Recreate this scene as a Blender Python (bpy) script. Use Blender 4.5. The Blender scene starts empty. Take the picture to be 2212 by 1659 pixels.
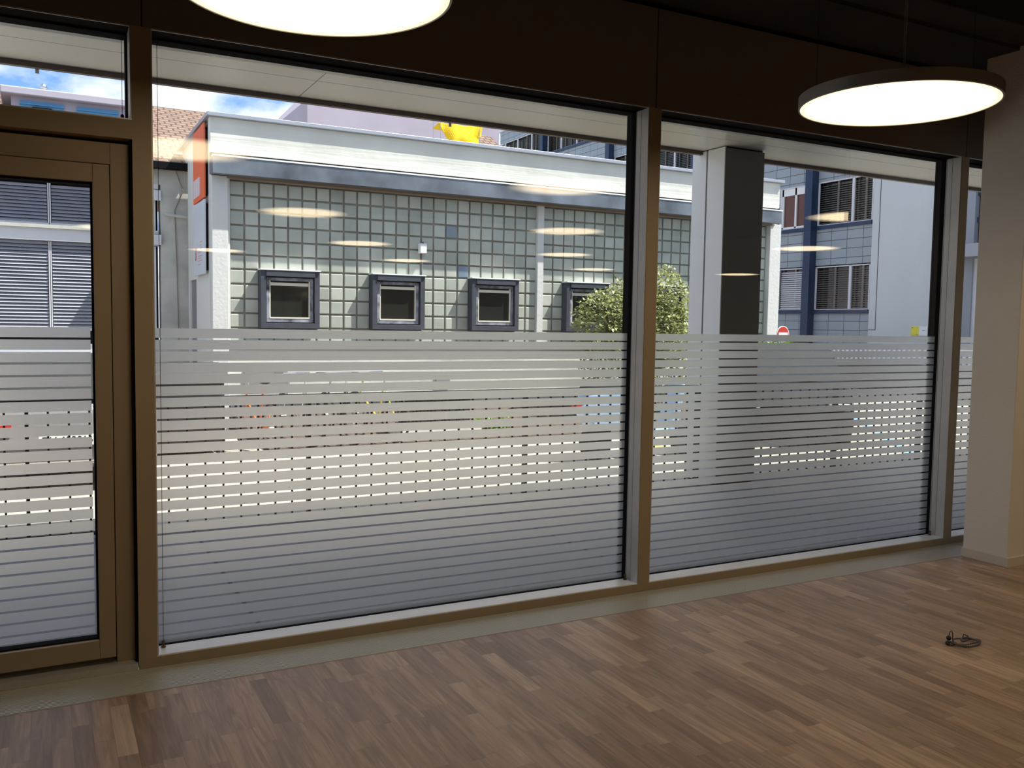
import bpy, bmesh, math, random
from mathutils import Vector, Matrix
random.seed(7)
S = bpy.context.scene
COL = S.collection
# ------------------------------------------------------------ camera
yaw, pitch, roll = .48658, -.06721, .01549
fw = Vector((math.sin(yaw)*math.cos(pitch), math.cos(yaw)*math.cos(pitch), math.sin(pitch)))
ri = Vector((math.cos(yaw), -math.sin(yaw), 0)); up = ri.cross(fw)
r2 = math.cos(roll)*ri + math.sin(roll)*up; u2 = -math.sin(roll)*ri + math.cos(roll)*up
cd = bpy.data.cameras.new('camera'); cam = bpy.data.objects.new('camera', cd); COL.objects.link(cam)
cd.sensor_width = 36; cd.lens = 36*1913.82/2212; cd.clip_start = .05; cd.clip_end = 500
m = Matrix((r2, u2, -fw)).transposed().to_4x4(); m.translation = Vector((0, -4.278, 1.6)); cam.matrix_world = m
S.camera = cam
# ------------------------------------------------------------ view, world, sun
S.view_settings.view_transform = 'Standard'; S.view_settings.look = 'None'
S.view_settings.gamma = 1; S.view_settings.use_curve_mapping = False; S.view_settings.exposure = 0.68
W = bpy.data.worlds.new('world'); S.world = W; W.use_nodes = True
wn = W.node_tree; wn.nodes.clear()
def N(nt, t, **k):
    n = nt.nodes.new(t)
    for a, b in k.items(): setattr(n, a, b)
    return n
def L(nt, a, b): nt.links.new(a, b)
tc = N(wn, 'ShaderNodeTexCoord'); sep = N(wn, 'ShaderNodeSeparateXYZ'); L(wn, tc.outputs['Generated'], sep.inputs[0])
mz = N(wn, 'ShaderNodeMath', operation='MAXIMUM'); mz.inputs[1].default_value = .02; L(wn, sep.outputs[2], mz.inputs[0])
rmp = N(wn, 'ShaderNodeValToRGB'); L(wn, mz.outputs[0], rmp.inputs[0])
e = rmp.color_ramp.elements; e[0].position = 0; e[0].color = (.42, .66, 1.0, 1); e[1].position = 1; e[1].color = (.22, .36, .68, 1)
q = rmp.color_ramp.elements.new(.33); q.color = (.19, .43, 1.0, 1)
az = N(wn, 'ShaderNodeMath', operation='ADD'); az.inputs[1].default_value = .12; L(wn, mz.outputs[0], az.inputs[0])
dv = N(wn, 'ShaderNodeVectorMath', operation='DIVIDE'); L(wn, tc.outputs['Generated'], dv.inputs[0])
cb = N(wn, 'ShaderNodeCombineXYZ')
for i in range(3): L(wn, az.outputs[0], cb.inputs[i])
L(wn, cb.outputs[0], dv.inputs[1])
mp = N(wn, 'ShaderNodeMapping'); mp.inputs['Location'].default_value = (2.2, 0.4, 0); mp.inputs['Scale'].default_value = (1, .55, .0); L(wn, dv.outputs[0], mp.inputs[0])
nz = N(wn, 'ShaderNodeTexNoise'); nz.inputs['Scale'].default_value = 2.3; nz.inputs['Detail'].default_value = 9; nz.inputs['Roughness'].default_value = .55; L(wn, mp.outputs[0], nz.inputs[0])
cr = N(wn, 'ShaderNodeValToRGB'); cr.color_ramp.elements[0].position = .43; cr.color_ramp.elements[1].position = .58; L(wn, nz.outputs[0], cr.inputs[0])
mx = N(wn, 'ShaderNodeMixRGB'); mx.inputs[2].default_value = (1.22, 1.24, 1.26, 1); L(wn, cr.outputs[0], mx.inputs[0]); L(wn, rmp.outputs[0], mx.inputs[1])
bg = N(wn, 'ShaderNodeBackground'); bg.inputs[1].default_value = .8; L(wn, mx.outputs[0], bg.inputs[0])
wo = N(wn, 'ShaderNodeOutputWorld'); L(wn, bg.outputs[0], wo.inputs[0])
sd = bpy.data.lights.new('sun', 'SUN'); sd.energy = 7.4; sd.angle = .0093; sd.color = (1, .95, .87)
sun = bpy.data.objects.new('sun', sd); COL.objects.link(sun)
sun.rotation_euler = Vector((-2.2, 1.15, -3.9)).to_track_quat('-Z', 'Y').to_euler(); sun.location = (20, -10, 30)

# ------------------------------------------------------------ materials
def mat(name, col, rough=.6, metal=0, bump=0, bscale=20, var=0, vscale=3, emit=None, spec=.5, coords='Object'):
    M = bpy.data.materials.new(name); M.use_nodes = True; nt = M.node_tree; p = nt.nodes['Principled BSDF']
    p.inputs['Base Color'].default_value = (*col, 1); p.inputs['Roughness'].default_value = rough
    p.inputs['Metallic'].default_value = metal; p.inputs['Specular IOR Level'].default_value = spec
    if var or bump:
        c = N(nt, 'ShaderNodeTexCoord')
        if var:
            n = N(nt, 'ShaderNodeTexNoise'); n.inputs['Scale'].default_value = vscale; n.inputs['Detail'].default_value = 6
            L(nt, c.outputs[coords], n.inputs[0]); r = N(nt, 'ShaderNodeValToRGB'); L(nt, n.outputs[0], r.inputs[0])
            a = r.color_ramp.elements; a[0].position = .3; a[1].position = .7
            a[0].color = (*[x*(1-var) for x in col], 1); a[1].color = (*[min(1, x*(1+var)) for x in col], 1)
            L(nt, r.outputs[0], p.inputs['Base Color'])
        if bump:
            n = N(nt, 'ShaderNodeTexNoise'); n.inputs['Scale'].default_value = bscale; n.inputs['Detail'].default_value = 4
            L(nt, c.outputs[coords], n.inputs[0]); b = N(nt, 'ShaderNodeBump'); b.inputs['Strength'].default_value = bump; b.inputs['Distance'].default_value = .01
            L(nt, n.outputs[0], b.inputs['Height']); L(nt, b.outputs[0], p.inputs['Normal'])
    if emit:
        p.inputs['Emission Color'].default_value = (*emit[0], 1); p.inputs['Emission Strength'].default_value = emit[1]
    return M
bronze = mat('bronze_aluminium', (.33, .26, .178), .5, .1, var=.06, vscale=2)
alu = mat('daylit_aluminium', (.5, .49, .48), .4, .3, var=.08, vscale=4)  # paler copy of the frame bronze: daylight on the reveals put into the colour
sillm = mat('daylit_sill', (.82, .82, .84), .35, .2, var=.05, vscale=6)  # frame metal lightened further, daylight on the sill put into its colour
gask = mat('black_gasket', (.011, .011, .013), .95, spec=.05)
lintelm = mat('dark_bronze_panel', (.17, .145, .125), .6, .1)
ceilm = mat('dark_ceiling', (.03, .026, .022), .9, var=.4, vscale=1.5)
wallm = mat('grey_plaster', (.66, .62, .57), .9, bump=.15, bscale=60)
plaster = mat('white_plaster', (.72, .68, .62), .85, bump=.25, bscale=90)
basem = mat('baseboard_paint', (.62, .57, .5), .5)
concrete = mat('painted_board_concrete', (.62, .62, .575), .85, bump=.6, bscale=7, var=.1, vscale=1.3)
whitew = mat('whitewashed_column', (.6, .6, .59), .85, bump=.5, bscale=18)
cope = mat('zinc_coping', (.45, .46, .5), .35, .6)
fascm = mat('weathered_zinc', (.15, .17, .2), .45, .4, var=.45, vscale=1.6)
brownm = mat('rusty_trim', (.22, .17, .13), .8)
grout = mat('block_grout', (.24, .225, .185), .9, var=.3, vscale=2)
navy = mat('navy_paint', (.045, .053, .072), .8, var=.2, vscale=9)
sash = mat('flaking_sash_paint', (.2, .21, .25), .8, var=.9, vscale=7)
cream = mat('cream_bead', (.7, .66, .55), .7)
dglass = mat('dark_window_glass', (.02, .022, .02), .05, spec=.8)
soffm = mat('beige_soffit', (.7, .675, .61), .3, .0, spec=.4)
soffe = mat('soffit_edge', (.12, .09, .08), .5)
pillm = mat('pillar_cladding', (.8, .8, .8), .45, .1)
pilld = mat('pillar_dark_cladding', (.13, .13, .122), .5)
rail = mat('dark_railing_steel', (.02, .02, .022), .45, .5)
terr = None
street = mat('pale_asphalt', (.4, .365, .31), .9, var=.1, vscale=.6)
lane = mat('grey_road', (.2, .2, .21), .9, var=.2, vscale=.8)
soil = mat('bark_mulch', (.09, .065, .05), .95, bump=1, bscale=30, var=.5, vscale=20)
pink = mat('pink_render', (.4, .355, .43), .9, var=.05, vscale=1)
pinkd = mat('pale_pink_dormer', (.42, .4, .47), .9)
bluef = mat('blue_painted_window', (.1, .3, .52), .6)
leftw = mat('stained_grey_render', (.46, .455, .42), .9, var=.22, vscale=2.2, bump=.3)
panelw = mat('white_panel', (.6, .61, .66), .5)
blindm = mat('grey_blind_slats', (.33, .34, .4), .4, .3)
blindb = mat('beige_blind_slats', (.3, .29, .26), .45, .2)
blindw = mat('white_blind_slats', (.62, .62, .64), .45)
framew = mat('white_window_frame', (.62, .62, .66), .5)
dblue = mat('deep_blue_steel', (.018, .04, .09), .45, .3)
wallb = mat('shaded_white_render', (.56, .585, .6), .9, var=.04, vscale=.6)  # white wall; the bluish tone of its shade is put into the colour
orange = mat('orange_banner', (.75, .14, .05), .6)
red = mat('red_paint', (.5, .03, .02), .5)
white = mat('white_paint', (.8, .8, .8), .5)
yellow = mat('yellow_cloth', (.95, .58, .01), .8)
ysign = mat('yellow_sign_paint', (.75, .66, .05), .6)
pinkr = mat('faded_red_print', (.6, .28, .3), .7)
rubber = mat('black_rubber', (.012, .012, .012), .7)
chrome = mat('bare_metal', (.6, .6, .62), .25, 1)
blackm = mat('black_plastic', (.015, .015, .017), .5)
beadg = mat('grey_braided_cord', (.1, .09, .12), .6)
stemm = mat('woody_stem', (.12, .08, .05), .9)
brownrefl = mat('brown_reflection_glass', (.1, .035, .025), .12, spec=.7)  # brown reflection painted into the glass colour

def leafmat(name, c):
    M = bpy.data.materials.new(name); M.use_nodes = True; nt = M.node_tree; nt.nodes.clear()
    d = N(nt, 'ShaderNodeBsdfPrincipled'); t = N(nt, 'ShaderNodeBsdfTranslucent'); x = N(nt, 'ShaderNodeMixShader'); o = N(nt, 'ShaderNodeOutputMaterial')
    g = N(nt, 'ShaderNodeTexCoord'); n = N(nt, 'ShaderNodeTexNoise'); n.inputs['Scale'].default_value = 14; L(nt, g.outputs['Object'], n.inputs[0])
    r = N(nt, 'ShaderNodeValToRGB'); L(nt, n.outputs[0], r.inputs[0]); r.color_ramp.elements[0].position = .35; r.color_ramp.elements[1].position = .65
    r.color_ramp.elements[0].color = (c[0]*.45, c[1]*.5, c[2]*.6, 1); r.color_ramp.elements[1].color = (c[0]*1.5, c[1]*1.25, c[2]*1.3, 1)
    L(nt, r.outputs[0], d.inputs['Base Color']); L(nt, r.outputs[0], t.inputs[0]); d.inputs['Roughness'].default_value = .4
    x.inputs[0].default_value = .3; L(nt, d.outputs[0], x.inputs[1]); L(nt, t.outputs[0], x.inputs[2]); L(nt, x.outputs[0], o.inputs[0])
    return M
leaf = leafmat('variegated_leaves', (.36, .43, .17)); leaf2 = leafmat('bright_green_leaves', (.16, .32, .04))

def glassmat(name, tint=.955, refl=1.55):
    M = bpy.data.materials.new(name); M.use_nodes = True; nt = M.node_tree; nt.nodes.clear()
    t = N(nt, 'ShaderNodeBsdfTransparent'); t.inputs[0].default_value = (tint*.985, tint, tint*.99, 1)
    g = N(nt, 'ShaderNodeBsdfGlossy'); g.inputs['Roughness'].default_value = 0; f = N(nt, 'ShaderNodeFresnel'); gm = N(nt, 'ShaderNodeNewGeometry'); ir = N(nt, 'ShaderNodeMapRange'); ir.inputs[3].default_value = 1.5; ir.inputs[4].default_value = 1/1.5; L(nt, gm.outputs['Backfacing'], ir.inputs[0]); L(nt, ir.outputs[0], f.inputs[0])
    k = N(nt, 'ShaderNodeMath', operation='MULTIPLY'); k.inputs[1].default_value = refl; k.use_clamp = True; L(nt, f.outputs[0], k.inputs[0])
    x = N(nt, 'ShaderNodeMixShader'); o = N(nt, 'ShaderNodeOutputMaterial'); L(nt, k.outputs[0], x.inputs[0]); L(nt, t.outputs[0], x.inputs[1]); L(nt, g.outputs[0], x.inputs[2]); L(nt, x.outputs[0], o.inputs[0])
    return M
glass = glassmat('clear_window_glass')
def filmmat():
    M = bpy.data.materials.new('frosted_film'); M.use_nodes = True; nt = M.node_tree; nt.nodes.clear()
    t = N(nt, 'ShaderNodeBsdfTranslucent'); t.inputs[0].default_value = (1, .99, .98, 1)
    r = N(nt, 'ShaderNodeBsdfRefraction'); r.inputs['Roughness'].default_value = .95; r.inputs['IOR'].default_value = 1.2; r.inputs[0].default_value = (1, .995, .99, 1)
    d = N(nt, 'ShaderNodeBsdfDiffuse'); d.inputs[0].default_value = (.5, .5, .5, 1)
    x = N(nt, 'ShaderNodeMixShader'); x.inputs[0].default_value = .75; L(nt, t.outputs[0], x.inputs[1]); L(nt, r.outputs[0], x.inputs[2])
    y = N(nt, 'ShaderNodeMixShader'); y.inputs[0].default_value = .02; L(nt, x.outputs[0], y.inputs[1]); L(nt, d.outputs[0], y.inputs[2])
    o = N(nt, 'ShaderNodeOutputMaterial'); L(nt, y.outputs[0], o.inputs[0]); return M
film = filmmat()

def parquet():
    M = bpy.data.materials.new('oak_parquet'); M.use_nodes = True; nt = M.node_tree; p = nt.nodes['Principled BSDF']
    c = N(nt, 'ShaderNodeTexCoord'); s = N(nt, 'ShaderNodeSeparateXYZ'); L(nt, c.outputs['Object'], s.inputs[0])
    def mth(op, a, b=None):
        n = N(nt, 'ShaderNodeMath', operation=op)
        for i, v in enumerate((a, b)):
            if v is None: continue
            if isinstance(v, (int, float)): n.inputs[i].default_value = v
            else: L(nt, v, n.inputs[i])
        return n.outputs[0]
    u = mth('DIVIDE', s.outputs[0], .071); row = mth('FLOOR', u); fu = mth('FRACT', u)
    wr = N(nt, 'ShaderNodeTexWhiteNoise', noise_dimensions='1D'); L(nt, row, wr.inputs['W'])
    v = mth('ADD', mth('DIVIDE', s.outputs[1], .47), mth('MULTIPLY', wr.outputs[0], 7.3)); cl = mth('FLOOR', v); fv = mth('FRACT', v)
    cb = N(nt, 'ShaderNodeCombineXYZ'); L(nt, row, cb.inputs[0]); L(nt, cl, cb.inputs[1])
    w = N(nt, 'ShaderNodeTexWhiteNoise', noise_dimensions='3D'); L(nt, cb.outputs[0], w.inputs[0])
    r = N(nt, 'ShaderNodeValToRGB'); L(nt, w.outputs[0], r.inputs[0])
    el = r.color_ramp.elements; el[0].color = (.28, .18, .125, 1); el[1].color = (.53, .38, .27, 1)
    q = el.new(.3); q.color = (.35, .235, .165, 1); q = el.new(.8); q.color = (.42, .285, .2, 1)
    off = N(nt, 'ShaderNodeVectorMath', operation='MULTIPLY_ADD'); L(nt, w.outputs[1], off.inputs[0]); off.inputs[1].default_value = (9, 9, 9); L(nt, c.outputs['Object'], off.inputs[2])
    mp = N(nt, 'ShaderNodeMapping'); mp.inputs['Scale'].default_value = (34, 2.6, 1); L(nt, off.outputs[0], mp.inputs[0])
    g = N(nt, 'ShaderNodeTexNoise'); g.inputs['Scale'].default_value = 1; g.inputs['Detail'].default_value = 5; g.inputs['Distortion'].default_value = 1.2; L(nt, mp.outputs[0], g.inputs[0])
    gr = N(nt, 'ShaderNodeMapRange'); gr.inputs[1].default_value = .3; gr.inputs[2].default_value = .7; gr.inputs[3].default_value = .64; gr.inputs[4].default_value = 1.18; L(nt, g.outputs[0], gr.inputs[0])
    mu = N(nt, 'ShaderNodeVectorMath', operation='SCALE'); L(nt, r.outputs[0], mu.inputs[0]); L(nt, gr.outputs[0], mu.inputs['Scale'])
    e1 = mth('LESS_THAN', fu, .018); e2 = mth('LESS_THAN', fv, .0035); em = mth('MULTIPLY', mth('MAXIMUM', e1, e2), .45)
    mx = N(nt, 'ShaderNodeMixRGB'); L(nt, em, mx.inputs[0]); L(nt, mu.outputs[0], mx.inputs[1]); mx.inputs[2].default_value = (.08, .045, .03, 1)
    L(nt, mx.outputs[0], p.inputs['Base Color']); p.inputs['Roughness'].default_value = .42
    b = N(nt, 'ShaderNodeBump'); b.inputs['Strength'].default_value = .06; b.inputs['Distance'].default_value = .003; L(nt, g.outputs[0], b.inputs['Height']); L(nt, b.outputs[0], p.inputs['Normal'])
    return M
def brickmat(name, c1, c2, mortar, w, h, ms=.01, axes=(1, 2), rough=.7, off=0, bump=0, shift=(0, 0)):
    M = bpy.data.materials.new(name); M.use_nodes = True; nt = M.node_tree; p = nt.nodes['Principled BSDF']
    c = N(nt, 'ShaderNodeTexCoord'); s = N(nt, 'ShaderNodeSeparateXYZ'); L(nt, c.outputs['Object'], s.inputs[0])
    k = N(nt, 'ShaderNodeCombineXYZ'); L(nt, s.outputs[axes[0]], k.inputs[0]); L(nt, s.outputs[axes[1]], k.inputs[1])
    mp = N(nt, 'ShaderNodeMapping'); mp.inputs['Location'].default_value = (shift[0], shift[1], 0); L(nt, k.outputs[0], mp.inputs[0])
    b = N(nt, 'ShaderNodeTexBrick'); b.offset = off; b.inputs['Scale'].default_value = 1; b.inputs['Brick Width'].default_value = w; b.inputs['Row Height'].default_value = h
    b.inputs['Mortar Size'].default_value = ms; b.inputs['Mortar Smooth'].default_value = 0; b.inputs['Color1'].default_value = (*c1, 1); b.inputs['Color2'].default_value = (*c2, 1); b.inputs['Mortar'].default_value = (*mortar, 1)
    L(nt, mp.outputs[0], b.inputs[0]); L(nt, b.outputs[0], p.inputs['Base Color']); p.inputs['Roughness'].default_value = rough
    if bump:
        bb = N(nt, 'ShaderNodeBump'); bb.inputs['Strength'].default_value = bump; bb.invert = True; L(nt, b.outputs['Fac'], bb.inputs['Height']); L(nt, bb.outputs[0], p.inputs['Normal'])
    return M
terrm = brickmat('terrace_slabs', (.2, .21, .24), (.22, .23, .26), (.04, .04, .05), 2.5, 3.3, .012, (0, 1), shift=(1.49, .2))
bluetile = brickmat('blue_grey_cladding', (.27, .315, .35), (.3, .35, .38), (.07, .08, .1), .7, .32, .012, (1, 2), .5, shift=(.2, .03))
rooft = brickmat('terracotta_roof_tiles', (.2, .13, .1), (.25, .17, .13), (.08, .05, .04), .22, .16, .02, (0, 1), .9, .5, bump=.6)

def blockmat():
    M = bpy.data.materials.new('glass_block'); M.use_nodes = True; nt = M.node_tree; p = nt.nodes['Principled BSDF']
    g = N(nt, 'ShaderNodeNewGeometry'); r = N(nt, 'ShaderNodeValToRGB'); L(nt, g.outputs['Random Per Island'], r.inputs[0])
    e = r.color_ramp.elements; e[0].color = (.42, .45, .4, 1); e[1].color = (.54, .56, .49, 1)
    q = e.new(.96); q.color = (.56, .58, .52, 1); q = e.new(.985); q.color = (.2, .27, .35, 1)
    c = N(nt, 'ShaderNodeTexCoord'); n = N(nt, 'ShaderNodeTexNoise'); n.inputs['Scale'].default_value = 3; L(nt, c.outputs['Object'], n.inputs[0])
    m = N(nt, 'ShaderNodeMixRGB', blend_type='MULTIPLY'); m.inputs[0].default_value = .35; L(nt, r.outputs[0], m.inputs[1]); L(nt, n.outputs[0], m.inputs[2])
    L(nt, m.outputs[0], p.inputs['Base Color']); p.inputs['Roughness'].default_value = .35; p.inputs['Specular IOR Level'].default_value = .35
    b = N(nt, 'ShaderNodeBump'); b.inputs['Strength'].default_value = .35; b.inputs['Distance'].default_value = .02; L(nt, n.outputs[0], b.inputs['Height']); L(nt, b.outputs[0], p.inputs['Normal'])
    return M
blockm = blockmat()
def lampmat():
    M = bpy.data.materials.new('glowing_opal_diffuser'); M.use_nodes = True; nt = M.node_tree; nt.nodes.clear()
    c = N(nt, 'ShaderNodeTexCoord'); v = N(nt, 'ShaderNodeVectorMath', operation='LENGTH'); L(nt, c.outputs['Object'], v.inputs[0])
    r = N(nt, 'ShaderNodeMapRange', interpolation_type='SMOOTHSTEP'); r.inputs[1].default_value = .25; r.inputs[2].default_value = .437; r.inputs[3].default_value = 5.6; r.inputs[4].default_value = .9; L(nt, v.outputs['Value'], r.inputs[0])
    e = N(nt, 'ShaderNodeEmission'); e.inputs[0].default_value = (1, .79, .5, 1); L(nt, r.outputs[0], e.inputs[1])
    o = N(nt, 'ShaderNodeOutputMaterial'); L(nt, e.outputs[0], o.inputs[0]); return M
lampm = lampmat()

nt = concrete.node_tree; p_ = nt.nodes['Principled BSDF']; b0 = [n for n in nt.nodes if n.type == 'BUMP'][0]
c_ = N(nt, 'ShaderNodeTexCoord'); m_ = N(nt, 'ShaderNodeMapping'); m_.inputs['Scale'].default_value = (.35, 1, 9); L(nt, c_.outputs['Object'], m_.inputs[0])
n_ = N(nt, 'ShaderNodeTexNoise'); n_.inputs['Scale'].default_value = 1.6; n_.inputs['Detail'].default_value = 3; L(nt, m_.outputs[0], n_.inputs[0])
b1 = N(nt, 'ShaderNodeBump'); b1.inputs['Strength'].default_value = .22; b1.inputs['Distance'].default_value = .05; L(nt, n_.outputs[0], b1.inputs['Height']); L(nt, b0.outputs[0], b1.inputs['Normal']); L(nt, b1.outputs[0], p_.inputs['Normal'])
# ------------------------------------------------------------ mesh helpers
class MB:
    def __init__(s): s.b = bmesh.new()
    def box(s, x0, x1, y0, y1, z0, z1):
        r = bmesh.ops.create_cube(s.b, size=1)
        bmesh.ops.scale(s.b, vec=(abs(x1-x0), abs(y1-y0), abs(z1-z0)), verts=r['verts'])
        bmesh.ops.translate(s.b, vec=((x0+x1)/2, (y0+y1)/2, (z0+z1)/2), verts=r['verts']); return s
    def poly(s, pts, d):        # closed prism: polygon pts extruded by vector d
        d = Vector(d); a = [s.b.verts.new(p) for p in pts]; c = [s.b.verts.new(Vector(p)+d) for p in pts]; n = len(pts)
        s.b.faces.new(a); s.b.faces.new(list(reversed(c)))
        for i in range(n): s.b.faces.new((a[i], c[i], c[(i+1) % n], a[(i+1) % n]))
        return s
    def face(s, pts): s.b.faces.new([s.b.verts.new(p) for p in pts]); return s
    def cyl(s, c, r, h, axis='Z', n=24, r2=None):
        g = bmesh.ops.create_cone(s.b, cap_ends=True, segments=n, radius1=r, radius2=r if r2 is None else r2, depth=h)
        if axis == 'X': bmesh.ops.rotate(s.b, matrix=Matrix.Rotation(math.pi/2, 3, 'Y'), verts=g['verts'])
        if axis == 'Y': bmesh.ops.rotate(s.b, matrix=Matrix.Rotation(math.pi/2, 3, 'X'), verts=g['verts'])
        bmesh.ops.translate(s.b, vec=c, verts=g['verts']); return s
    def sph(s, c, r, sc=(1, 1, 1), n=12):
        g = bmesh.ops.create_uvsphere(s.b, u_segments=n, v_segments=n//2+1, radius=r)
        bmesh.ops.scale(s.b, vec=sc, verts=g['verts']); bmesh.ops.translate(s.b, vec=c, verts=g['verts']); return s
    def tube(s, pts, r, n=8, closed=False):
        pts = [Vector(p) for p in pts]; rings = []; k = len(pts)
        for i, p in enumerate(pts):
            a = pts[(i-1) % k] if closed or i else p; b = pts[(i+1) % k] if closed or i < k-1 else p
            t = (b-a).normalized(); ref = Vector((0, 0, 1)) if abs(t.z) < .9 else Vector((1, 0, 0))
            u = t.cross(ref).normalized(); v = t.cross(u)
            rings.append([s.b.verts.new(p+r*(math.cos(2*math.pi*j/n)*u+math.sin(2*math.pi*j/n)*v)) for j in range(n)])
        m = k if closed else k-1
        for i in range(m):
            A, B = rings[i], rings[(i+1) % k]
            for j in range(n): s.b.faces.new((A[j], A[(j+1) % n], B[(j+1) % n], B[j]))
        if not closed: s.b.faces.new(rings[0]); s.b.faces.new(list(reversed(rings[-1])))
        return s
    def build(s, name, m, parent=None, bevel=0, smooth=False, label=None, keep=False):
        if not keep: bmesh.ops.recalc_face_normals(s.b, faces=s.b.faces)
        d = bpy.data.meshes.new(name); s.b.to_mesh(d); s.b.free(); o = bpy.data.objects.new(name, d); COL.objects.link(o)
        d.materials.append(m)
        if smooth:
            for p in d.polygons: p.use_smooth = True
        if bevel:
            k = o.modifiers.new('bevel', 'BEVEL'); k.width = bevel; k.segments = 2; k.limit_method = 'ANGLE'
        if parent: o.parent = parent; o.matrix_parent_inverse = Matrix.Translation(-parent.matrix_basis.translation) if False else Matrix.Identity(4)
        if parent and not parent.get('_local'):
            o.location = o.location - wloc(parent)
        if label: o['label'] = label
        return o
def wloc(o):
    v = Vector((0, 0, 0))
    while o: v += o.location; o = o.parent
    return v
def B(*a): return MB().box(*a)
def tag(o, label, cat, group=None, kind=None):
    o['label'] = label; o['category'] = cat
    if group: o['group'] = group
    if kind: o['kind'] = kind
    return o
def thing(name, label, cat, loc=(0, 0, 0), group=None, kind=None):
    o = bpy.data.objects.new(name, None); COL.objects.link(o); o.location = loc; o.empty_display_size = .1
    return tag(o, label, cat, group, kind)
def struct(name, loc=(0, 0, 0)):
    o = bpy.data.objects.new(name, None); COL.objects.link(o); o.location = loc; o['kind'] = 'structure'; return o
def st(o): o['kind'] = 'structure'; return o
def dup(root, loc, label=None, group=None, rotz=None):
    def cp(o, par):
        c = o.copy(); COL.objects.link(c)
        if par: c.parent = par
        for ch in list(o.children): cp(ch, c)
        return c
    r = cp(root, None); r.location = loc
    if rotz is not None: r.rotation_euler = (0, 0, rotz)
    if label: r['label'] = label
    if group: r['group'] = group
    return r
def text_mesh(txt, size, m, name, parent, mtx, depth=.002):
    c = bpy.data.curves.new(name, 'FONT'); c.body = txt; c.size = size; c.extrude = depth; c.align_x = 'CENTER'; c.align_y = 'CENTER'
    t = bpy.data.objects.new(name, c); me = bpy.data.meshes.new_from_object(t); bpy.data.objects.remove(t)
    me.materials.append(m); o = bpy.data.objects.new(name, me); COL.objects.link(o); me.transform(mtx); o.parent = parent
    o.location = -wloc(parent) if not parent.get('_local') else Vector((0, 0, 0))
    return o

# ============================================================ THE ROOM
X0, X1, Y0, ZC = -3.6, 15.0, -12.5, 3.75
st(B(X0, X1, Y0, -.285, -.05, 0).build('floor', parquet()))
st(B(X0-.2, X1+.2, Y0-.2, 0.0, ZC, ZC+.2).build('ceiling', ceilm))
st(B(X0-.2, X0, Y0, 0, 0, ZC).build('wall_left', wallm))
st(B(X1, X1+.2, Y0, 0, 0, ZC).build('wall_right', wallm))
st(B(X0, X1, Y0-.2, Y0, 0, ZC).build('wall_back', wallm))
wf = MB()
for a, b in ((X0, .40), (.407, 3.183), (3.191, 5.99), (5.998, X1)): wf.box(a, b, .0, .21, 2.874, 3.44)
wf.box(X0, X1, .1, .21, 3.44, ZC)
wf.box(9.0, X1, .0, .21, 0, 2.874); wf.box(X0, -1.9, .0, .21, 0, 2.874)
st(wf.build('wall_front', lintelm))
# floor grille (trench vent) along the windows
gr = thing('floor_grille', 'long metal floor grille of fine slats between the windows and the oak floor', 'grille', (2.5, -.14, 0))
s_ = MB()
for i in range(19):
    y = -.268 + i*.0143; s_.box(X0, 9.0, y, y+.0062, -.02, 0)
s_.build('slat_panel', mat('grille_aluminium', (.62, .6, .56), .4, .3), gr)
B(X0, 9.0, -.285, -.276, -.05, .001).box(X0, 9.0, -.002, 0, -.05, .0).build('edge_frame', bronze, gr)
B(X0, 9.0, -.276, -.002, -.06, -.045).build('trench_floor', gask, gr)
# mullions
st(B(.359, .438, 0, .21, 0, 2.874).build('trim_1', bronze))
st(B(3.143, 3.224, 0, .21, 0, 2.874).build('trim_2', bronze))
st(B(5.952, 6.032, 0, .21, 0, 2.874).build('trim_3', bronze))
st(B(8.9, 9.0, 0, .21, 0, 2.874).build('trim_4', bronze))
st(B(.438, 3.143, .0, .21, 0, .047).build('trim_5', bronze))
st(B(3.224, 5.952, .0, .21, 0, .047).build('trim_6', bronze))
st(B(6.032, 8.9, .0, .21, 0, .047).build('trim_7', bronze))
def strips(a, b, zt, zb, y):
    m = MB(); z = zt
    while z-.0447 > zb:
        m.face([(a, y, z-.0447), (b, y, z-.0447), (b, y, z), (a, y, z)]); z -= .0543
    if z-.008 > zb: m.face([(a, y, zb), (b, y, zb), (b, y, z), (a, y, z)])
    return m
def window(n, a, b, zb, zt, films=True):
    w = struct('window_%d' % n, (a, 0, zb))
    # sill lining, side linings, head (all reveals 0 .. .13 inside, gasket .13 .. .21)
    B(a, b, .003, .125, zb, zb+.006).build('sill', sillm, w)
    B(b-.006, b, .003, .07, zb+.006, zt).box(b-.006, b, .073, .125, zb+.006, zt).build('side_lining', alu, w)
    B(a, a+.006, .003, .125, zb+.006, zt).build('side_lining', alu, w)
    B(a+.006, b-.006, .0, .006, zt-.006, zt).build('head_lining', alu, w)
    B(a+.006, b-.006, .006, .21, zt-.004, zt).build('head_shade', gask, w)  # black strip in place of the shade under the head reveal
    g = MB(); g.box(a, a+.012, .125, .21, zb, zt).box(b-.012, b, .125, .21, zb, zt).box(a, b, .13, .21, zb, zb+.008).box(a+.012, b-.012, .125, .21, zt-.012, zt-.004)
    g.build('gasket', gask, w)
    pass
    for y in (.14, .162):
        MB().face([(a+.012, y, zb+.008), (b-.012, y, zb+.008), (b-.012, y, zt-.012), (a+.012, y, zt-.012)]).build('pane', glass, w, keep=True)
    if films: strips(a+.02, b-.025, 1.557, zb+.012, .1375).build('frosted_film', film, w, keep=True)
    return w
window(2, .438, 3.143, .047, 2.874)
window(3, 3.224, 5.952, .047, 2.874)
window(4, 6.032, 8.9, .047, 2.874)
window(1, -1.9, .359, 2.468, 2.874, False)
st(B(-1.9, .359, .0, .21, 2.385, 2.468).build('trim_8', bronze))
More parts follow.
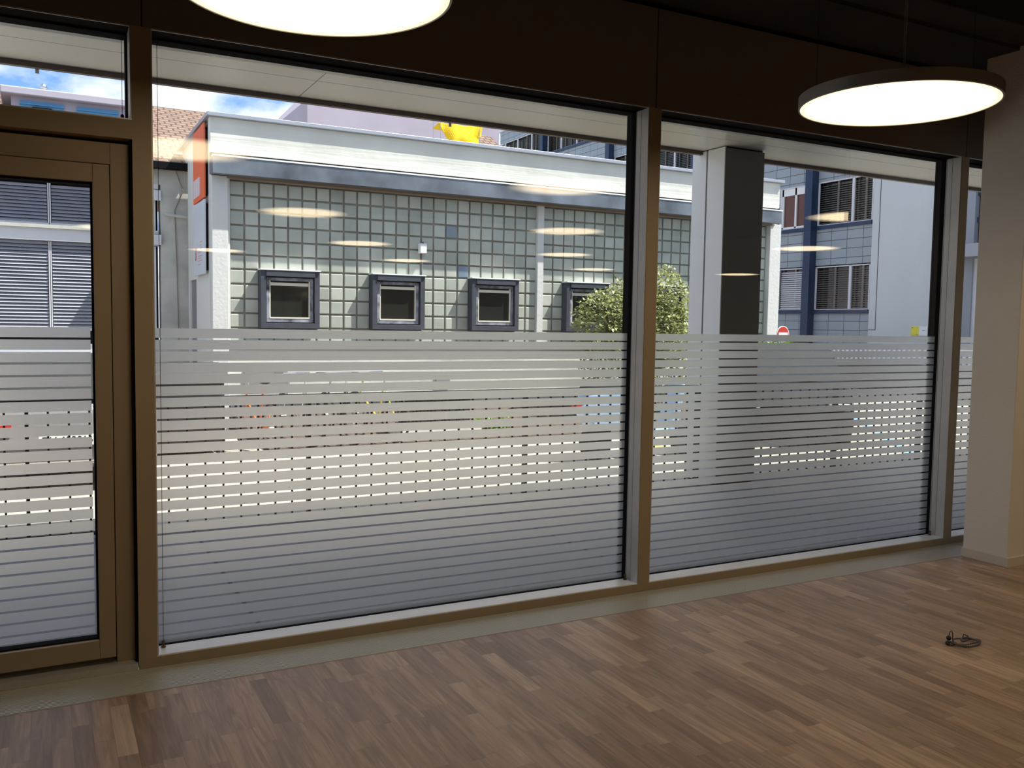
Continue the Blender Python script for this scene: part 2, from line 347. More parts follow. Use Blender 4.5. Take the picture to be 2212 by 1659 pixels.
# door
d = struct('door_1', (.3, .06, 0))
o_ = MB(); o_.box(.272, .35, .06, .15, .03, 2.37).box(.25, .272, .135, .15, .03, 2.37).box(-1.9, -1.0, .06, .15, .03, 2.385).box(-1.0, .272, .06, .135, 2.276, 2.37).box(-1.0, .35, .135, .15, 2.24, 2.385).box(-1.0, .27, .12, .15, .03, .075); o_.build('door_frame', bronze, d, .002)
lf = MB(); lf.box(.200, .268, .045, .13, .06, 2.272).box(-.99, -.90, .045, .13, .06, 2.272).box(-.90, .200, .045, .13, 2.193, 2.272).box(-.90, .200, .045, .13, .06, .146)
lf.build('door_leaf', bronze, d, .003)
g = MB(); g.box(.192, .2, .07, .12, .146, 2.193).box(-.90, .192, .07, .12, 2.183, 2.193).box(-.9, .192, .07, .12, .146, .153).box(.35, .359, .02, .15, .03, 2.385); g.build('gasket', gask, d)
for y in (.09, .112): MB().face([(-.9, y, .153), (.192, y, .153), (.192, y, 2.183), (-.9, y, 2.183)]).build('pane', glass, d, keep=True)
strips(-.9, .184, 1.557, .17, .0875).build('frosted_film', film, d, keep=True)
B(-1.9, .355, .0, .21, 0, .03).build('threshold', alu, d)
# blind guide cables with foot fittings
def guide(x, z0, z1, label):
    t = thing('blind_guide_cable', label, 'cable', (x, .1, z0), 'tensioned guide cables inside the windows')
    MB().tube([(x, .1, z0+.02), (x, .1, z1)], .0013, 6).build('wire', rail, t)
    MB().cyl((x, .1, z0+.004), .011, .008, n=16).cyl((x, .1, z0+.014), .005, .014, n=12).sph((x, .1, z0+.026), .0085).build('foot', mat('brass_fitting', (.12, .09, .06), .4, .8), t)
guide(.475, .053, 2.866, 'thin guide cable at the left edge of the wide middle window')
guide(3.118, .053, 2.866, 'thin guide cable on the right side of the wide middle window')
guide(5.925, .053, 2.866, 'thin guide cable beside the frame left of the white column')
guide(.328, 2.474, 2.866, 'short guide cable in the small window above the door')
# column
cl = thing('column', 'white plastered square column with a low baseboard at the right', 'column', (6.1, -.45, 0), kind='structure')
B(5.79, 6.42, -.60, -.27, 0, ZC).build('shaft', plaster, cl, .004)
bb = MB(); bb.box(5.774, 5.79, -.60, -.27, 0, .062).box(5.774, 6.42, -.616, -.60, 0, .062); bb.build('skirting', basem, cl)
# exposed service duct under the ceiling (dark shape)
dk = thing('ceiling_duct', 'dark duct run just below the ceiling above the windows', 'duct', (5, -.5, 3.6))
B(3.3, 14, -.75, -.12, 3.5, 3.74).build('duct_body', ceilm, dk, .01)

# round pendant lamps
def make_lamp():
    r = thing('pendant_lamp', 'x', 'lamp', (0, 0, 0), 'round glowing pendant lamps'); r['_local'] = 1
    R = .445
    b = bmesh.new(); n = 96
    prof = [(R-.008, 0), (R, .002), (R, .055), (R-.02, .06), (0.001, .06)]; rings = []
    for (q, z) in prof: rings.append([b.verts.new((q*math.cos(2*math.pi*i/n), q*math.sin(2*math.pi*i/n), z)) for i in range(n)])
    inner = [b.verts.new(((R-.008)*math.cos(2*math.pi*i/n), (R-.008)*math.sin(2*math.pi*i/n), .008)) for i in range(n)]
    rings = [inner]+rings
    for A, C in zip(rings[:-1], rings[1:]):
        for i in range(n): b.faces.new((A[i], A[(i+1) % n], C[(i+1) % n], C[i]))
    m = MB(); m.b.free(); m.b = b
    h = m.build('housing', mat('anthracite_housing', (.3, .28, .26), .45, .4), r, smooth=False)
    c = MB(); c.b.faces.new([c.b.verts.new(((R-.008)*math.cos(2*math.pi*i/n), (R-.008)*math.sin(2*math.pi*i/n), .003)) for i in range(n)])
    dd = c.build('diffuser', lampm, r)
    k = MB().tube([(-.12, -.12, .06), (-.12, -.12, ZC-2.655)], .0018, 6).tube([(-.108, -.12, .06), (-.105, -.12, ZC-2.655)], .0028, 6)
    k.cyl((-.112, -.12, .075), .02, .03, n=16).build('suspension_cable', mat('pale_cable', (.2, .18, .16), .6), r)
    for an in (150, 270):
        x, y = .38*math.cos(math.radians(an)), .38*math.sin(math.radians(an))
        MB().tube([(x, y, .06), (x, y, ZC-2.655)], .001, 5).build('wire', rail, r)
    return r
lampp = make_lamp()
ZL = 2.655
labs = [((.79, -1.38), 'large glowing round pendant lamp cut off by the top edge above the middle window'),
        ((3.575, -1.357), 'glowing round pendant lamp hanging at the right beside the white column')]
lampp.location = (*labs[0][0], ZL); lampp['label'] = labs[0][1]
dup(lampp, (*labs[1][0], ZL), labs[1][1])
far = [(6.75, -1.35), (2.26, -4.14), (5.25, -4.08), (8.93, -4.05), (.75, -7.0), (3.8, -7.05), (6.95, -6.95), (2.37, -9.6), (5.5, -9.75), (9.2, -9.6), (12.2, -9.0)]
mir = ['over the upper office blinds', 'above the first small window, largest there', 'beside the white post of the glass block wall', 'across the blue post at the right',
       'inside the glass door', 'left of the small white box', 'lower right of the white post', 'over the white column below the orange banner', 'just above the second small window',
       'above the fourth small window', 'over the dark outdoor pillar']
for i, (x, y) in enumerate(far):
    r = dup(lampp, (x, y, ZL), 'pendant lamp deeper inside, mirrored '+mir[i])
    r['group'] = 'lamps mirrored in the windows'
# little pile of cord on the floor
cp = thing('cord', 'small coil of dark braided cord lying on the oak floor', 'cord', (4.15, -1.43, 0))
pts = []
for i in range(170):
    f_ = i/169; t = f_*2*math.pi*2.25
    q = .075 if f_ < .5 else .075-.05*(f_-.5)/.5
    ox = .02*f_; pts.append((4.155+ox+q*1.05*math.cos(t+2.4), -1.445+.62*q*math.sin(t+2.4)+.1*q*math.cos(t+2.4)*-1, .007+.014*f_+.004*math.sin(2.3*t)))
MB().tube(pts, .0034, 7).build('coil', beadg, cp, smooth=True)
bd = MB()
for p in pts[::2]: bd.sph(p, .0052, n=6)
bd.build('beads', beadg, cp, smooth=True)
MB().tube([pts[0], (4.075, -1.395, .008), (4.058, -1.40, .009), (4.047, -1.425, .008), (4.06, -1.44, .006), (4.085, -1.43, .005)], .003, 6).sph((4.058, -1.412, .011), .012, n=10).sph((4.093, -1.392, .024), .013, n=10).tube([(4.093, -1.392, .03), (4.105, -1.388, .055), (4.115, -1.39, .057), (4.121, -1.393, .045), (4.12, -1.395, .01)], .0022, 6).build('loop_ends', blackm, cp, smooth=True)
MB().tube([(4.19, -1.40, .012), (4.215, -1.39, .025), (4.22, -1.41, .02), (4.205, -1.43, .01)], .003, 6).build('hook', blackm, cp, smooth=True)

# ============================================================ OUTSIDE, THIS SIDE OF THE STREET
st(B(-30, 30, .21, 3.1, -.3, -.05).build('terrace', terrm))
st(B(-40, 60, 3.1, 60, -.5, -.2).build('street', street))
cn = thing('canopy', 'beige panelled canopy soffit of this building above the terrace', 'canopy', (5, 1.7, 3.6), kind='structure')
sp = MB(); js = [-30, -7.0, -2.55, 1.9, 6.35, 10.8, 15.25, 30]
for a, b in zip(js[:-1], js[1:]):
    sp.box(a+.004, b-.004, .21, 1.2, 3.45, 3.47).box(a+.004, b-.004, 1.208, 2.6, 3.45, 3.47).box(a+.004, b-.004, 2.608, 3.17, 3.45, 3.47)
sp.build('soffit_panels', soffm, cn)
B(-30, 30, 3.17, 3.22, 3.41, 3.85).build('fascia', soffe, cn)
B(-30, 30, -.5, 3.17, 3.475, 3.85).build('roof_slab', ceilm, cn)
B(-30, 30, .21, .30, 2.874, 3.45).build('head_panel', soffm, cn)
for i, x in enumerate((-.02+.0, 3.28)):
    B(x, x+.025, 3.222, 3.232, 3.38, 3.415).build('drip_clip', white, cn)
# outside pillar
pl = thing('pillar', 'tall square outdoor pillar with dark front and light side panels under the canopy', 'pillar', (6.43, 3.07, -.05))
B(6.18, 6.70, 2.82, 2.84, -.03, 3.43).build('dark_front_panel', pilld, pl, label='dark grey front panel')
B(6.17, 6.19, 2.825, 3.085, -.03, 3.44).box(6.17, 6.19, 3.11, 3.33, -.03, 3.44).build('side_panels', pillm, pl, label='light grey side panels with a dark joint')
B(6.195, 6.695, 2.845, 3.32, -.05, 3.45).build('core', gask, pl)
# railing
def railing(xs, label):
    t = thing('railing', label, 'railing', ((xs[0]+xs[-1])/2, 2.97, -.05), 'dark steel railings along the terrace edge')
    a, b = xs[0], xs[-1]
    B(a, b, 2.95, 2.99, .965, 1.0).build('top_rail', rail, t); B(a, b, 2.955, 2.985, -.02, .005).build('bottom_rail', rail, t)
    for x in xs: B(x-.012, x+.012, 2.935, 3.005, -.05, .965).build('post', rail, t)
    k = 0
    for x, x2 in zip(xs[:-1], xs[1:]):
        n = max(2, int(round((x2-x)/.138)))
        for i in range(1, n):
            q = x+(x2-x)*i/n; B(q-.007, q+.007, 2.962, 2.978, .005, .965).build('baluster', rail, t); k += 1
railing([-2.1, -.12, 1.93, 3.98, 6.03], 'dark steel railing with upright bars along the terrace, left of the outdoor pillar')
railing([6.8, 8.95-.9, 9.5, 11.55, 13.6], 'dark steel railing with upright bars along the terrace, right of the outdoor pillar')

# ============================================================ GLASS BLOCK BUILDING
P = .2358
gb = thing('glass_block_building', 'low building across the street with glass block wall and pale concrete parapet', 'building', (8, 11, -.2))
# walls
w = MB(); w.box(2.6, 14.2, 10.6, 10.9, -.2, 4.2); w.box(2.55, 14.25, 12.7, 12.94, -.2, 4.7).box(13.95, 14.25, 10.6, 13, -.2, 4.2); w.build('rear_wall', concrete, gb)
MB().box(2.37, 2.55, 12.95, 13.6, 4.45, 4.74).box(2.37, 2.55, 10.42, 12.95, 2.3, 4.74).box(2.37, 2.55, 10.42, 12.0, -.2, 2.3).box(2.37, 2.55, 12.75, 12.95, -.2, 2.3).build('side_wall', whitew, gb)
B(2.40, 2.5, 12.0, 12.75, -.2, 2.3).build('side_door', mat('grey_door', (.2, .21, .22), .6), gb)
B(2.33, 14.2, 10.25, 10.42, 4.2, 4.74).build('parapet', concrete, gb, .01)
MB().box(2.28, 14.26, 10.175, 10.5, 4.74, 4.80).box(2.28, 2.56, 10.5, 13.62, 4.74, 4.80).build('coping', cope, gb, .005)
B(2.35, 14.15, 10.3, 10.42, 4.14, 4.2).build('shadow_gap', gask, gb)
f = MB(); f.poly([(2.35, 10.13, 4.12), (2.35, 10.3, 4.14), (2.35, 10.45, 4.14), (2.35, 10.45, 3.88), (2.35, 10.13, 3.865)], (11.8, 0, 0)); f.build('fascia_band', fascm, gb)
B(2.35, 14.18, 10.12, 10.32, 4.125, 4.15).build('fascia_flashing', white, gb)
B(2.6, 14.2, 10.38, 10.6, 3.84, 3.88).build('brown_trim', brownm, gb)
B(2.37, 2.62, 10.38, 10.6, -.2, 3.87).box(2.62, 2.66, 10.44, 10.6, -.2, 3.87).build('corner_column', whitew, gb, .01)
B(8.30, 8.43, 10.45, 10.6, 1.2, 3.84).build('mid_post', whitew, gb, .005)
B(14.1, 14.42, 10.4, 10.65, -.2, 3.88).build('end_column', whitew, gb, .01)
wins = [(2.66, 2), (2.66, 10), (2.66, 18), (8.44, 2), (8.44, 10), (8.44, 18)]
for si, (xs, nc) in enumerate(((2.66, 24), (8.44, 24))):
    m = MB(); m.box(xs-.02, xs+nc*P, 10.545, 10.6, 1.22, 3.84); m.build('grout_panel', grout, gb)
    m = MB()
    for i in range(nc):
        for j in range(11):
            if 6 <= j < 10 and i % 8 in (2, 3, 4, 5): continue
            x = xs+i*P; z = 3.835-(j+1)*P; g_ = .014
            m.box(x+g_, x+P-g_, 10.52, 10.55, z+g_, z+P-g_)
    o = m.build('glass_block_panel', blockm, gb); k = o.modifiers.new('bevel', 'BEVEL'); k.width = .012; k.segments = 2
for i, (xs, c) in enumerate(wins):
    a = xs+c*P-.012; b = xs+(c+4)*P+.012; zt = 3.835-6*P+.0; zb = 3.835-10*P
    wn_ = MB(); wn_.box(a, b, 10.35, 10.53, zb, zb+.085).box(a, a+.085, 10.35, 10.53, zb+.085, zt).box(b-.085, b, 10.35, 10.53, zb+.085, zt).box(a+.085, b-.085, 10.33, 10.53, zt-.1, zt)
    o = wn_.build('small_window', navy, gb, .004, label='dark navy box frame window')
    B(a-.012, b+.012, 10.32, 10.53, zt, zt+.02).build('window_flashing', white, o)
    s = MB(); ia, ib, ja, jb = a+.1, b-.1, zb+.1, zt-.115
    s.box(ia, ib, 10.40, 10.46, ja, ja+.06).box(ia, ib, 10.40, 10.46, jb-.05, jb).box(ia, ia+.05, 10.40, 10.46, ja+.06, jb-.05).box(ib-.05, ib, 10.40, 10.46, ja+.06, jb-.05).build('sash', sash, o, .003)
    s = MB(); s.box(ia+.05, ib-.05, 10.395, 10.43, ja+.06, ja+.085).box(ia+.05, ia+.068, 10.41, 10.44, ja+.085, jb-.05).box(ib-.068, ib-.05, 10.41, 10.44, ja+.085, jb-.05).box(ia+.068, ib-.068, 10.435, 10.445, jb-.13, jb-.08).build('bead', cream, o)
    B(ia+.068, ib-.068, 10.45, 10.455, ja+.085, jb-.05).build('pane', dglass, o)
# plinth below the glass blocks
B(2.6, 14.15, 10.42, 10.6, .33, 1.13).build('plinth_wall', concrete, gb); B(2.6, 14.15, 10.40, 10.6, 1.13, 1.22).build('plinth_ledge', cope, gb)
B(2.6, 14.15, 10.44, 10.6, -.2, .33).build('plinth_base', fascm, gb)
B(2.55, 14.2, 10.42, 12.9, 4.5, 4.55).build('flat_roof', lane, gb)
tag(B(2.86, 3.56, 10.39, 10.42, .5, .82).build('wall_sign', mat('grey_sign', (.25, .25, .26), .5)), 'grey rectangular sign on the low wall behind the bicycles', 'sign')
tag(B(6.22, 6.49, 10.39, 10.42, .45, .7).build('wall_sign', mat('grey_sign2', (.25, .25, .26), .5)), 'small grey sign on the low wall under the third small window', 'sign')
# banner signs
bn = thing('banner_sign', 'tall orange banner with white lettering on the side wall', 'sign', (2.33, 11.2, 4))
B(2.30, 2.325, 10.66, 11.80, 3.55, 4.72).build('board', orange, bn); B(2.325, 2.37, 10.72, 11.7, 3.6, 4.66).build('mount', gask, bn)
k = MB(); 
for a, b in ((11.74, 11.56), (11.54, 11.30), (11.28, 11.14)): k.box(2.296, 2.30, a, b, 3.63, 3.93)
for i in range(9): k.box(2.296, 2.30, 11.05, 11.10, 3.63+i*.033, 3.652+i*.033)
k.build('lettering', mat('banner_white', (.62, .55, .58), .6), bn)
bn = thing('info_sign', 'tall white sign with small red print below the orange banner', 'sign', (2.33, 11.2, 2.9))
B(2.30, 2.325, 10.66, 11.80, 2.34, 3.52).build('board', mat('sign_white', (.6, .63, .7), .4), bn); B(2.325, 2.37, 10.72, 11.7, 2.4, 3.46).build('mount', gask, bn)
k = MB()
for i, z in enumerate((2.86, 2.81, 2.76, 2.70, 2.64, 2.60, 2.56, 2.50)): k.box(2.297, 2.30, 11.30-.2*(i < 3), 10.9+.12*(i % 2), z, z+.012)
k.build('small_print', pinkr, bn)
rot = Matrix(((0, 0, -1), (-1, 0, 0), (0, 1, 0))).to_4x4()
text_mesh('57', .3, red, 'number', bn, Matrix.Translation((2.298, 11.55, 2.68)) @ rot @ Matrix.Scale(.55, 4, (1, 0, 0)))
# junction box with conduit
jb = thing('junction_box', 'small white box with a conduit on the glass block wall', 'box', (5.97, 10.5, 2.9))
B(5.90, 6.02, 10.40, 10.52, 2.83, 3.0).build('housing', white, jb, .006); B(5.97, 5.985, 10.5, 10.52, 1.2, 2.83).build('conduit', cope, jb); MB().cyl((5.97, 10.46, 3.01), .012, .03).build('knob', gask, jb)
# yellow sun sail on the roof
ys = thing('sun_shade', 'bright yellow cloth shade on thin poles above the flat roof', 'shade', (7.75, 13, 5))
b = bmesh.new(); nu, nv = 22, 12; gv = {}
for a in range(nu+1):
    for c in range(nv+1):
        u, w_ = a/nu, c/nv
        top = (7.33+.95*u, 5.76+.03*u-.02*math.sin(math.pi*u)); bot = (7.62+.6*u, 5.28+.02*u+.03*math.sin(math.pi*u))
        k_ = w_**(.8); x = top[0]*(1-k_)+bot[0]*k_; z = top[1]*(1-k_)+bot[1]*k_
        if u > .85 and w_ < .4: x += .06*(u-.85)/.15
        gv[a, c] = b.verts.new((x, 13-.06*math.sin(math.pi*u)*math.sin(math.pi*w_*.8)+.03*math.sin(13*u+5*w_), z+.006*math.sin(17*u)))
for a in range(nu):
    for c in range(nv): b.faces.new((gv[a, c], gv[a+1, c], gv[a+1, c+1], gv[a, c+1]))
b.faces.new((gv[0, 0], gv[0, 3], b.verts.new((7.2, 13.05, 5.62))))
m = MB(); m.b.free(); m.b = b
o = m.build('cloth', yellow, ys); k = o.modifiers.new('solid', 'SOLIDIFY'); k.thickness = .006
for x in (7.2, 7.36, 8.26): MB().tube([(x, 13, 4.6), (x, 13, 5.8-.12*(x < 7.2))], .008, 6).build('pole', chrome, ys)

# ============================================================ LEFT BUILDING
lb = thing('left_building', 'grey stained house with blinds, tiled roof and pale dormer at the left', 'building', (0, 14, -.2))
B(-12, 2.7, 13.2, 13.5, -.2, 1.1).box(1.93, 2.7, 13.2, 13.5, 1.1, 4.30).box(-12, 1.93, 13.2, 13.5, 4.04, 4.30).build('facade_wall', leftw, lb)
B(-12, 1.90, 13.22, 13.5, 2.93, 3.20).build('floor_band', panelw, lb); B(-12, 1.9, 13.16, 13.5, 3.14, 3.2).build('band_ledge', leftw, lb)
B(-12, 1.90, 13.2, 13.5, 3.96, 4.04).build('lintel_band', panelw, lb)
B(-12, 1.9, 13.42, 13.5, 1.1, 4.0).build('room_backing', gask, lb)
def blinds(parent, axis, c, a, b, z0, z1, m, pitch=.06, tilt=.5, depth=.05, lean=1):
    q = MB(); n = int((z1-z0)/pitch)
    for i in range(n):
        z = z0+(i+.5)*pitch; dz = depth*math.sin(tilt); dy = depth*math.cos(tilt)
        for k in range(1):
            if axis == 'Y': pts = [(a, c-dy/2, z-dz/2), (a, c+dy/2, z+dz/2), (a, c+dy/2, z+dz/2+.003), (a, c-dy/2, z-dz/2+.003)]; q.poly(pts, (b-a, 0, 0))
            else: pts = [(c-dy/2, a, z-dz/2), (c+dy/2, a, z+dz/2), (c+dy/2, a, z+dz/2+.003), (c-dy/2, a, z-dz/2+.003)]; q.poly(pts, (0, b-a, 0))
    return q.build('blind', m, parent)
for (a, b) in ((-5.5, -3.0), (-2.95, -1.42), (-1.37, .10), (.15, 1.82)):
    for (z0, z1) in ((3.24, 3.96), (1.42, 2.92)):
        o = MB().box(a-.03, a, 13.27, 13.33, z0-.05, z1).box(b, b+.03, 13.27, 13.33, z0-.05, z1).box(a, b, 13.27, 13.33, z0-.05, z0).build('window_frame', panelw, lb)
        blinds(o, 'Y', 13.3, a+.01, b-.01, z0, z1, blindm, tilt=.95, depth=.062)
for z in (3.75, 2.95): B(1.80, 1.93, 13.14, 13.2, z, z+.18).build('blind_box', panelw, lb)
rf = MB(); rf.poly([(-14, 13.05, 4.42), (-14, 17.0, 6.27), (-14, 21, 4.42)], (17.38+.3, 0, 0)).build('tiled_roof', rooft, lb)
B(-12, 2.40, 12.93, 13.08, 4.30, 4.42).build('gutter', gask, lb)
MB().tube([(2.2, 13.18, 4.3), (2.32, 13.18, 3.95), (2.17, 13.18, 3.6), (2.2, 13.18, 2.6), (2.22, 13.18, 1.2)], .008, 6).build('downwire', brownm, lb)
MB().tube([(1.98, 13.12, 3.5), (2.45, 13.12, 3.47)], .025, 8).build('wall_bracket', leftw, lb)
B(-.45, 1.65, 14.55, 17, 4.6, 5.62).build('dormer_wall', pinkd, lb)
B(-.62, 1.75, 14.38, 17, 5.62, 5.76).build('dormer_roof', pinkd, lb, .02)
for a, b in ((-.31, .41), (.63, 1.34)):
    o = B(a, b, 14.52, 14.56, 4.9, 5.55).build('dormer_window', bluef, lb)
    s = MB()
    for i in range(4): s.box(a+.04+i*(b-a-.04)/4, a+(i+1)*(b-a-.04)/4, 14.50, 14.52, 4.95, 5.40)
    s.box(a, b, 14.49, 14.52, 5.48, 5.50); s.build('shutter', bluef, o)
B(-.11, .21, 14.46, 14.50, 4.9, 5.44).build('open_shutter_gap', gask, lb)
vc = MB().cyl((.08, 15.0, 5.82), .045, .14).sph((.08, 15.0, 5.93), .07).cyl((.08, 15.0, 5.88), .07, .03).build('roof_vent', chrome, lb)
# pink building
pk = thing('pink_building', 'tall windowless pale pink building behind the flat roof', 'building', (11, 30, -.2))
MB().poly([(7.76, 25, -.2), (14.8, 25, -.2), (14.8, 25, 11.5), (10.2, 25, 11.5), (7.76, 25, 8.85)], (0, 9, 0)).build('render_wall', pink, pk)
b_ = thing('low_tiled_roof', 'small terracotta tiled roof edge beside the pink building', 'roof', (12, 20, 0))
MB().poly([(11.72, 20, 6.75), (11.72, 21.2, 7.5), (11.72, 21.2, 6.6), (11.72, 20, 6.6)], (.86, 0, 0)).build('tiled_slope', rooft, b_)
B(11.75, 12.55, 20.1, 21.2, -.2, 6.6).build('wall_below', pinkd, b_)

# ============================================================ BLUE-GREY OFFICE BUILDING (faces -X)
ob = thing('office_building', 'blue-grey tiled office building with deep blue posts and blinds', 'building', (27, 25, -.2))
BX = 25
for z0, z1 in ((-.2, 2.16), (3.9, 5.2), (6.9, 8.2), (9.9, 11.0), (12.6, 13.3)):
    B(BX, BX+.3, 16.94, 45, z0, z1).build('tiled_band', bluetile, ob)
for z in (2.16, 5.2, 8.2, 11.0): B(BX-.06, BX+.3, 16.94, 45, z, z+.13).build('sill_band', dblue, ob)
B(BX+.3, BX+8, 13.2, 45, -.2, 13.3).build('core_wall', blackm, ob)
B(BX-.1, BX+8, 13.2, 45.2, 13.3, 13.45).build('roof_edge', framew, ob)
for y in (19.58, 26.15, 32.8, 39.4): B(BX-.3, BX+.1, y-.17, y+.17, -.2, 13.3).build('blue_post', dblue, ob)
bays = []
for y0 in (19.8, 26.4, 33.0, 39.6):
    for k, (a, b) in enumerate(((0, 1.4), (1.46, 3.1), (3.16, 4.7), (4.76, 6.15))): bays.append((y0+a, y0+b, k, y0))
bays += [(17.84, 19.36, 5, 0), (16.98, 17.78, 6, 0)]
for fl, z0 in enumerate((2.3, 5.34, 8.33, 11.13)):
    for (a, b, k, y0) in bays:
        z1 = z0+1.56
        if fl == 3: z1 = 12.58
        if y0 == 39.6 and fl < 3 or (y0 == 33.0 and fl < 2) or (y0 == 26.4 and fl < 1): continue
        o = MB().box(BX-.0, BX+.05, a-.03, a+.02, z0, z1).box(BX, BX+.05, b-.02, b+.03, z0, z1).box(BX, BX+.05, a, b, z1-.04, z1).box(BX, BX+.05, a, b, z0, z0+.03).build('window_frame', framew, ob)
        if (fl == 1 and y0 == 19.8 and k == 0):
            B(BX+.08, BX+.1, a+.05, b-.05, z0+.05, z1-.2).build('pane', brownrefl, o, label='glass coloured with a brown reflection')
            MB().box(BX+.02, BX+.09, a, a+.09, z0, z1).box(BX+.02, BX+.09, b-.09, b, z0, z1).box(BX+.02, BX+.09, a, b, z0, z0+.09).box(BX+.02, BX+.09, a, b, z1-.3, z1).box(BX+.02, BX+.09, (a+b)/2-.04, (a+b)/2+.04, z0, z1).build('sash', white, o)
        else:
            mm = blindw if (fl == 0 and y0 == 19.8) else blindb
            blinds(o, 'X', BX+.1, a+.02, b-.02, z0+.04, z1-.04, mm, pitch=.078, tilt=.35 if mm is blindb else .9, depth=.075)
            B(BX+.2, BX+.22, a, b, z0, z1).build('pane', dglass, o)
            MB().box(BX+.15, BX+.19, (a+b)/2-.04, (a+b)/2+.04, z0, z1).build('sash', blindb, o)
ww = MB(); ww.box(BX-.05, BX+.3, 13.45, 16.9, 1.5-1.7, 13.3); ww.build('rendered_wall', wallb, ob)
MB().box(BX-.06, BX-.045, 16.60, 16.615, 1.6, 13.3).box(BX-.06, BX-.045, 16.6, 16.9, 1.6, 1.615).build('render_joint', gask, ob)
B(BX-.08, BX+.3, 13.12, 13.45, -.2, 13.3).build('grey_pilaster', mat('grey_pilaster_paint', (.3, .31, .35), .7), ob)
B(BX-.9, BX+.3, 8, 13.45, 3.8, 4.18).build('canopy_beam', mat('grey_beam', (.34, .35, .39), .6), ob)
B(BX+.1, BX+.2, 8, 13.12, 4.18, 13).build('upper_glazing', dglass, ob); B(BX+.02, BX+.12, 8, 13.12, 4.9, 5.05).box(BX+.02, BX+.12, 8, 13.12, 5.7, 5.9).build('glazing_bar', dblue, ob)
B(BX+.1, BX+.2, 8, 12.9, -.2, 3.8).build('shopfront_glazing', dglass, ob)
B(BX-.02, BX+.2, 12.9, 13.12, -.2, 3.8).box(BX-.02, BX+.1, 8, 12.9, 2.75, 2.83).build('shopfront_frame', framew, ob)
B(BX+.0, BX+.1, 8, 13.12, -.2, 1.0).build('shopfront_panel', bluetile, ob)
sg = thing('wall_plaque', 'yellow and white plaque on the shaded white wall', 'sign', (BX-.07, 14.9, 1.6))
B(BX-.08, BX-.05, 14.88, 15.18, 1.44, 1.73).build('yellow_panel', ysign, sg); B(BX-.08, BX-.05, 14.58, 14.875, 1.44, 1.73).build('white_panel', white, sg)
MB().box(BX-.083, BX-.08, 14.66, 14.76, 1.6, 1.615).box(BX-.083, BX-.08, 15.1, 15.15, 1.68, 1.70).box(BX-.083, BX-.08, 14.92, 14.98, 1.47, 1.48).build('print', gask, sg)
# low wall and barrier in front of the office building
tag(B(22.0, 22.3, 8, 21, -.2, .62).build('low_wall', mat('brown_low_wall', (.12, .1, .09), .9, var=.3)), 'low dark brown wall in front of the office building', 'wall')
bk = thing('barrier', 'white barrier of short upright bars on the low wall', 'barrier', (22.1, 13, .6))
B(22.1, 22.16, 9, 17, 1.06, 1.1).build('rail', white, bk)
q = MB()
for i in range(46): q.box(22.1, 22.16, 9+i*.172, 9.08+i*.172, .64, 1.06)
q.build('bars', white, bk)
# blue street markings
tag(MB().poly([(11.05, 4.3, -.2), (11.2, 4.25, -.2), (19.75, 14.3, -.2), (19.6, 14.4, -.2)], (0, 0, .004)).build('parking_line', mat('blue_road_paint', (.2, .36, .68), .8)), 'pale blue painted parking line across the street', 'road marking')
tag(MB().poly([(6.6, 7.1, -.2), (7.0, 7.1, -.2), (8.4, 6.3, -.2), (8.0, 6.3, -.2)], (0, 0, .004)).build('yellow_line', mat('yellow_road_paint', (.8, .55, .08), .8)), 'yellow painted line on the pale street', 'road marking')
# planting bed with bark mulch in front of the glass block wall
bdm = MB(); bdm.poly([(2.7, 8.0, -.25), (2.7, 8.0, -.17), (2.7, 10.44, .1), (2.7, 10.44, -.25)], (11.4, 0, 0)); o = bdm.build('planting_bed', soil); o['kind'] = 'structure'

# ============================================================ PLANTS
def bush(name, label, cx, cy, z0, blobs, n, m, size=.05, cat='bush', stems=5):
    t = thing(name, label, cat, (cx, cy, z0)); b = bmesh.new()
    for i in range(n):
        bx, by, bz, rx, ry, rz = random.choices(blobs, weights=[q[3]*q[4]*q[5] for q in blobs])[0]
        while True:
            p = Vector((random.uniform(-1, 1), random.uniform(-1, 1), random.uniform(-1, 1)))
            if .35 < p.length < 1: break
        p = p.normalized()*(p.length**.5)*(1+.12*random.random()); p = Vector((bx+p.x*rx, by+p.y*ry, bz+p.z*rz))
        a = Matrix.Rotation(random.uniform(0, 6.3), 3, 'Z') @ Matrix.Rotation(random.uniform(-1.0, 1.0), 3, 'X')
        s = size*random.uniform(.6, 1.3)
        w = [Vector(q)*s for q in ((0, 0, 0), (.35, .4, .08), (0, 1, 0), (-.35, .4, .08))]
        vs = [b.verts.new(p+a @ q) for q in w]; b.faces.new((vs[0], vs[1], vs[2])); b.faces.new((vs[0], vs[2], vs[3]))
    mm = MB(); mm.b.free(); mm.b = b; mm.build('foliage', m, t)
    q = MB()
    for i in range(stems):
        bl = blobs[i % len(blobs)]; q.tube([(cx+random.uniform(-.1, .1), cy, z0), ((cx+bl[0])/2+random.uniform(-.1, .1), (cy+bl[1])/2, (z0+bl[2])/2), (bl[0], bl[1], bl[2]+bl[5]*.5)], .018, 6)
    q.build('stems', stemm, t); return t
bush('shrub', 'large variegated shrub in front of the fourth small window', 9.6, 9.2, -.1,
     [(9.0, 9.2, 1.65, .55, .5, .6), (9.6, 9.2, 1.9, .6, .5, .6), (10.25, 9.2, 2.05, .55, .5, .65), (9.4, 9.2, .9, .75, .6, .7), (9.9, 9.2, 1.5, .9, .55, .8), (10.3, 9.2, 1.1, .65, .6, .9), (8.6, 9.15, 1.55, .25, .25, .35)], 13000, leaf, .085)
bush('small_tree', 'bright green young tree behind the no-entry sign', 13.9, 9.7, -.2, [(13.75, 9.7, 1.1, .45, .35, .3), (13.9, 9.7, .6, .4, .35, .4)], 2200, leaf2, .08, 'tree', 4)
